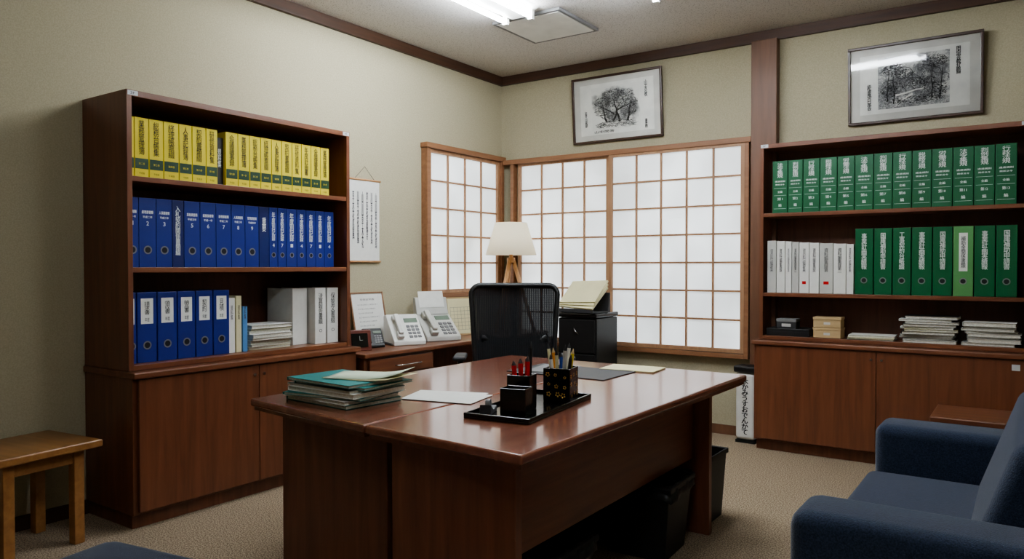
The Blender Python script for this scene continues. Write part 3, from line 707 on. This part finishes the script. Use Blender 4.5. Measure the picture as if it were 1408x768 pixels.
bm=NB();sideprism(bm,[(-.09,0),(.13,0),(.13,.15),(.12,.15),(.10,.012),(-.08,.012),(-.08,.03),(-.09,.03)],-.165,.165);obj('tray_body',bm,DGR,t,bevel=.002)
bm=NB()
for j in range(3):
    M_=Matrix.Translation((.004*j,-.085+.006*j,.030+.020*j))@Matrix.Rotation(.72,4,'X')@Matrix.Rotation(.05*j-.05,4,'Z')
    bx(bm,-.165,.165,0,.24,0,.014,0,M_)
obj('paper_pile',bm,CREAM,t)
# ================= main desks
def desk(poly,px0,px1,yn,yf_,mod,lab):
    t=thing('office_desk',lab,'desk',(0,0,0),0)
    cx=sum(p[0] for p in poly)/4;cy=sum(p[1] for p in poly)/4
    t.location=(cx,cy,0)
    q=[(x-cx,y-cy) for x,y in poly]
    bm=NB();prism(bm,q,.700,.730);obj('desktop',bm,W_desk,t,bevel=.009,seg=3)
    bm=NB();prism(bm,[(x*.97,y*.985) for x,y in q],.685,.6995);obj('under_frame',bm,W_deskp,t)
    for (y0,y1) in ((yn,yn+.035),(yf_-.035,yf_)):
        bm=NB();bx(bm,px0-cx,px1-cx,y0-cy,y1-cy,.0,.685);obj('side_panel',bm,W_deskp,t,bevel=.002)
    bm=NB();bx(bm,mod[0]-cx,mod[0]+.02-cx,yn+.035-cy,yf_-.035-cy,mod[1],.685);obj('modesty_panel',bm,W_deskh,t,bevel=.002)
    return t
desk([(-2.53,1.83),(-1.80,1.735),(-1.80,3.605),(-2.52,3.61)],-2.37,-1.815,1.86,3.40,(-2.30,.36),"reddish wood office desk with panel legs")
desk([(-1.796,1.735),(-1.15,1.70),(-1.125,3.60),(-1.796,3.605)],-1.715,-1.225,1.78,3.40,(-1.325,.35),"reddish wood office desk with long modesty panel")
# desk accessories
t=thing('pen_tray',"shallow black lacquer desk tray",'tray',(-1.51,2.30,.7305),.13)
bm=NB();bx(bm,-.125,.125,-.28,.28,0,.008)
for a in ((-.125,.125,-.28,-.272),(-.125,.125,.272,.28),(-.125,-.117,-.272,.272),(.117,.125,-.272,.272)):bx(bm,a[0],a[1],a[2],a[3],.008,.02)
obj('tray_body',bm,BLKG,t,bevel=.002)
def cup(x,y,z,rz,w,d,h,m,lab,name='pen_cup',div=False):
    t=thing(name,lab,'pen holder',(x,y,z),rz);e=.005
    bm=NB();bx(bm,-w,w,-d,d,0,e)
    for a in ((-w,w,-d,-d+e),(-w,w,d-e,d),(-w,-w+e,-d+e,d-e),(w-e,w,-d+e,d-e)):bx(bm,a[0],a[1],a[2],a[3],e,h)
    if div:bx(bm,-w+e,w-e,-.002,.002,e,h*.9)
    obj('holder_body',bm,m,t,bevel=.0015);return t
LACQ=mat('black_lacquer_gold',(16,13,11),.25)
CX,CY=-1.485,2.465
t=cup(CX,CY,.7395,.22,.053,.053,.125,LACQ,"square black lacquer pen cup with gold flower pattern")
bm=NB();R_=random.Random(5)
for f in range(4):
    Mf=Matrix.Rotation(f*PI/2,4,'Z')
    for j in range(9):
        x=-.032+.032*(j%3)+R_.uniform(-.006,.006);z=.025+.036*(j//3)+R_.uniform(-.006,.006);r=R_.uniform(.007,.012)
        for p in range(5):
            a=2*PI*p/5+j;cx=x+r*.6*math.cos(a);cz=z+r*.6*math.sin(a)
            vs=[bm.verts.new(Mf@Vector((cx+r*.30*math.cos(b),-.0538,cz+r*.30*math.sin(b)))) for b in [2*PI*q/6 for q in range(6)]]
            bm.faces.new(vs)
obj('gold_flowers',bm,GOLDM,t)
cup(-1.455,2.12,.7395,.2,.046,.036,.095,BLKG,"black desk organiser box on the tray",'desk_organiser',True)
cup(-1.50,2.22,.7395,.2,.043,.036,.125,BLKG,"taller black desk organiser box on the tray",'desk_organiser')
PENC=mat('orange_pencil',(200,130,50),.5)
PENB=mat('blue_pen',(40,70,150),.4)
cs=[BLK,YEL,WHT,PENB,PENC,CREAM,WHT,CREAM,LGR]
def pen(x,y,z,dx,dy,L,m,cat,lab,grp,r=.0045):
    bm=NB();p=Vector((dx,dy,1)).normalized()
    cyl(bm,(0,0,0),p*L*.9,r,r,10);o=obj(cat,bm,m,loc=(x,y,z),smooth=False);tag(o,lab,cat,grp)
    bm=NB();cyl(bm,p*L*.9,p*L,r,.0012,10);obj('tip',bm,BEIGEB if cat=='pencil' else DGR,o)
    return o
for i in range(9):
    a=2*PI*i/9;x=CX+.022*math.cos(a);y=CY+.022*math.sin(a)
    pen(x,y,.746,.14*math.cos(a),.14*math.sin(a),.17+.02*(i%3),cs[i%9],'pencil' if i in(1,4) else 'pen',"pencil standing in the black pen cup" if i in(1,4) else "slim pen standing in the black pen cup",'pens in the pen cup',.0068)
for i in range(3):pen(-1.505+.020*(i-1),2.222+.005*i,.746,.04*(i-1),-.05,.165+.010*i,RED,'pen',"red pen standing in the desk organiser",'red pens in the organiser',.009)
pen(-1.48,2.236,.746,.02,.03,.235,BLK,'pen',"tall black pen in the desk organiser",None,.006)
t=thing('tape_dispenser',"small clear tape dispenser on the black tray",'tape dispenser',(-1.56,2.10,.7395),.4)
bm=NB();sideprism(bm,[(-.05,0),(.05,0),(.045,.02),(.0,.012),(-.045,.035)],-.02,.02);obj('dispenser_base',bm,DGR,t,bevel=.002)
bm=NB();cyl(bm,(-.008,.0,.030),(.008,.0,.030),.017,n=24);obj('tape_roll',bm,GREY,t)
# ================= bins
def bin_(x,y,w,d,h,lab,rz=0,liner=False):
    t=thing('waste_bin',lab,'waste bin',(x,y,0),rz,'black bins under the desk')
    def ring(s,z):return [(-w*s,-d*s,z),(w*s,-d*s,z),(w*s,d*s,z),(-w*s,d*s,z)]
    bm=NB();prev=None
    for s,z in ((.82,0),(1,h),(1.05,h),(1.05,h-.02)) :
        r=[bm.verts.new(p) for p in ring(s,z)]
        if prev:
            for i in range(4):bm.faces.new((prev[i],prev[(i+1)%4],r[(i+1)%4],r[i]))
        else:bm.faces.new(r[::-1])
        prev=r
    o=obj('bin_body',bm,BLKM,t,bevel=.004);s_=o.modifiers.new('s','SOLIDIFY');s_.thickness=.003
    if liner:
        bm=NB();n=40;A=[];B=[];Cc=[]
        for i in range(n):
            a=2*PI*i/n;sx=max(-1,min(1,1.35*math.cos(a)));sy=max(-1,min(1,1.35*math.sin(a)));j=random.uniform(0,.012)
            A.append(bm.verts.new((sx*(w*1.06+j),sy*(d*1.06+j),h-.045-random.uniform(0,.02))))
            B.append(bm.verts.new((sx*(w*1.04),sy*(d*1.04),h+.008+j*.5)));Cc.append(bm.verts.new((sx*w*.9,sy*d*.9,h-.06)))
        for i in range(n):
            k2=(i+1)%n;bm.faces.new((A[i],A[k2],B[k2],B[i]));bm.faces.new((B[i],B[k2],Cc[k2],Cc[i]))
        obj('bin_liner',bm,LINER,t,smooth=True)
bin_(-1.40,3.06,.16,.15,.325,"black waste bin with black liner bag",.05,True)
bin_(-1.78,3.16,.15,.14,.27,"black plastic waste bin under the desk")
bin_(-1.41,2.24,.12,.15,.28,"black waste bin with crumpled liner bag",0,True)
bin_(-1.36,3.60,.10,.11,.335,"tall black waste bin beyond the desk leg")
# ================= white stand
t=thing('umbrella_stand',"narrow white box with black top and vertical writing",'floor box',(-1.665,5.28,0),-.05)
bm=NB();bx(bm,-.072,.072,0,.12,.0205,.4995);obj('box_body',bm,WHT,t,bevel=.03,seg=5)
bm=NB();bx(bm,-.082,.082,-.01,.13,.50,.545);obj('box_cap',bm,BLK,t,bevel=.012,seg=3)
bm=NB();bx(bm,-.07,.07,.005,.115,0,.02);obj('box_foot',bm,BLK,t)
label(t,'lettering',[('t',V('木かみうすおでんかて'),-.024,.024,.06,.46,0)],[INK],y=-.001,bold=.0015)
# ================= stool
t=thing('side_stool',"honey brown wooden stool beside the cabinet",'stool',(-3.675,1.49,0),.12)
bm=NB();bx(bm,-.21,.21,-.25,.23,.425,.46);obj('stool_top',bm,W_stool,t,bevel=.008,seg=3)
bm=NB()
for a in ((-.155,.155,-.17,-.15),(-.155,.155,.13,.15),(-.16,-.14,-.15,.13),(.14,.16,-.15,.13)):bx(bm,a[0],a[1],a[2],a[3],.365,.424)
obj('apron',bm,W_stool,t,bevel=.002)
for sx in (-1,1):
    for sy in (-.16,.14):
        bm=NB()
        bx(bm,sx*.15-.023,sx*.15+.023,sy-.023,sy+.023,0,.424);obj('leg',bm,W_stool,t,bevel=.003)
# ================= sofas
t=thing('sofa',"navy blue fabric sofa with thick square arms",'sofa',(-.52,2.76,0),0)
bm=NB();rbox(bm,.03,.86,-.53,.53,.09,.27,.02,3);obj('sofa_base',bm,NAVY,t,smooth=True)
for y0,y1 in ((-.76,-.535),(.535,.76)):
    bm=NB();rbox(bm,0,.86,y0,y1,.06,.618,.045,5);obj('arm',bm,NAVY,t,smooth=True)
bm=NB();rbox(bm,-.03,.44,-.53,.53,.272,.355,.03,5);obj('seat_cushion',bm,NAVY,t,smooth=True)
bm=NB();rbox(bm,-.02,.43,-.525,.525,.359,.44,.035,5);obj('seat_cushion',bm,NAVY,t,smooth=True)
M_=Matrix.Translation((.35,0,.40))@Matrix.Rotation(.33,4,'Y')
bm=NB();rbox(bm,0,.18,-.53,.53,0,.45,.05,5);bm.transform(M_);obj('back_cushion',bm,NAVY,t,smooth=True)
bm=NB();rbox(bm,.69,.86,-.533,.533,.1,.70,.04,5);obj('sofa_back',bm,NAVY,t,smooth=True)
for x in (.06,.8):
    for y in (-.68,.68):
        bm=NB();cyl(bm,(x,y,0),(x,y,.062),.02,.026,12);obj('leg',bm,FRAMEB,t)
t=thing('ottoman',"navy blue fabric ottoman cushion seat",'ottoman',(-1.90,.90,0),.17)
bm=NB();rbox(bm,-.31,.31,-.31,.31,.1,.30,.03,4);obj('ottoman_base',bm,NAVY,t,smooth=True)
bm=NB();rbox(bm,-.315,.315,-.315,.315,.302,.45,.06,6);obj('seat_cushion',bm,NAVY,t,smooth=True)
for x in (-.26,.26):
    for y in (-.26,.26):
        bm=NB();cyl(bm,(x,y,0),(x,y,.102),.018,.024,12);obj('leg',bm,FRAMEB,t)
t=thing('side_table',"low reddish wood side table behind the sofa",'side table',(-.1,4.47,0),0)
bm=NB();bx(bm,-.32,.38,-.2,.2,.47,.50);obj('table_top',bm,W_cabh,t,bevel=.006)
for x in (-.28,.34):
    for y in (-.16,.16):
        bm=NB();bx(bm,x-.02,x+.02,y-.02,y+.02,0,.469);obj('leg',bm,W_cab,t,bevel=.003)
bm=NB();bx(bm,-.26,.32,-.165,-.15,.42,.469);bx(bm,-.26,.32,.15,.165,.42,.469);bx(bm,-.27,-.255,-.165,.165,.42,.469);bx(bm,.315,.33,-.165,.165,.42,.469);obj('apron',bm,W_cabh,t)
# ================= camera, world
cam=bpy.data.cameras.new('camera');co=bpy.data.objects.new('camera',cam);C.objects.link(co)
cam.sensor_width=36;cam.lens=1031/1408*36
co.location=(0,0,1.25);co.rotation_euler=(PI/2-math.atan(18/1031),0,math.radians(34.8))
S.camera=co
try:S.view_settings.look='AgX - Medium High Contrast'
except Exception as e:print(e)
w=bpy.data.worlds.new('world');S.world=w;w.use_nodes=True;w.node_tree.nodes['Background'].inputs[0].default_value=(.6,.7,.8,1);w.node_tree.nodes['Background'].inputs[1].default_value=.3
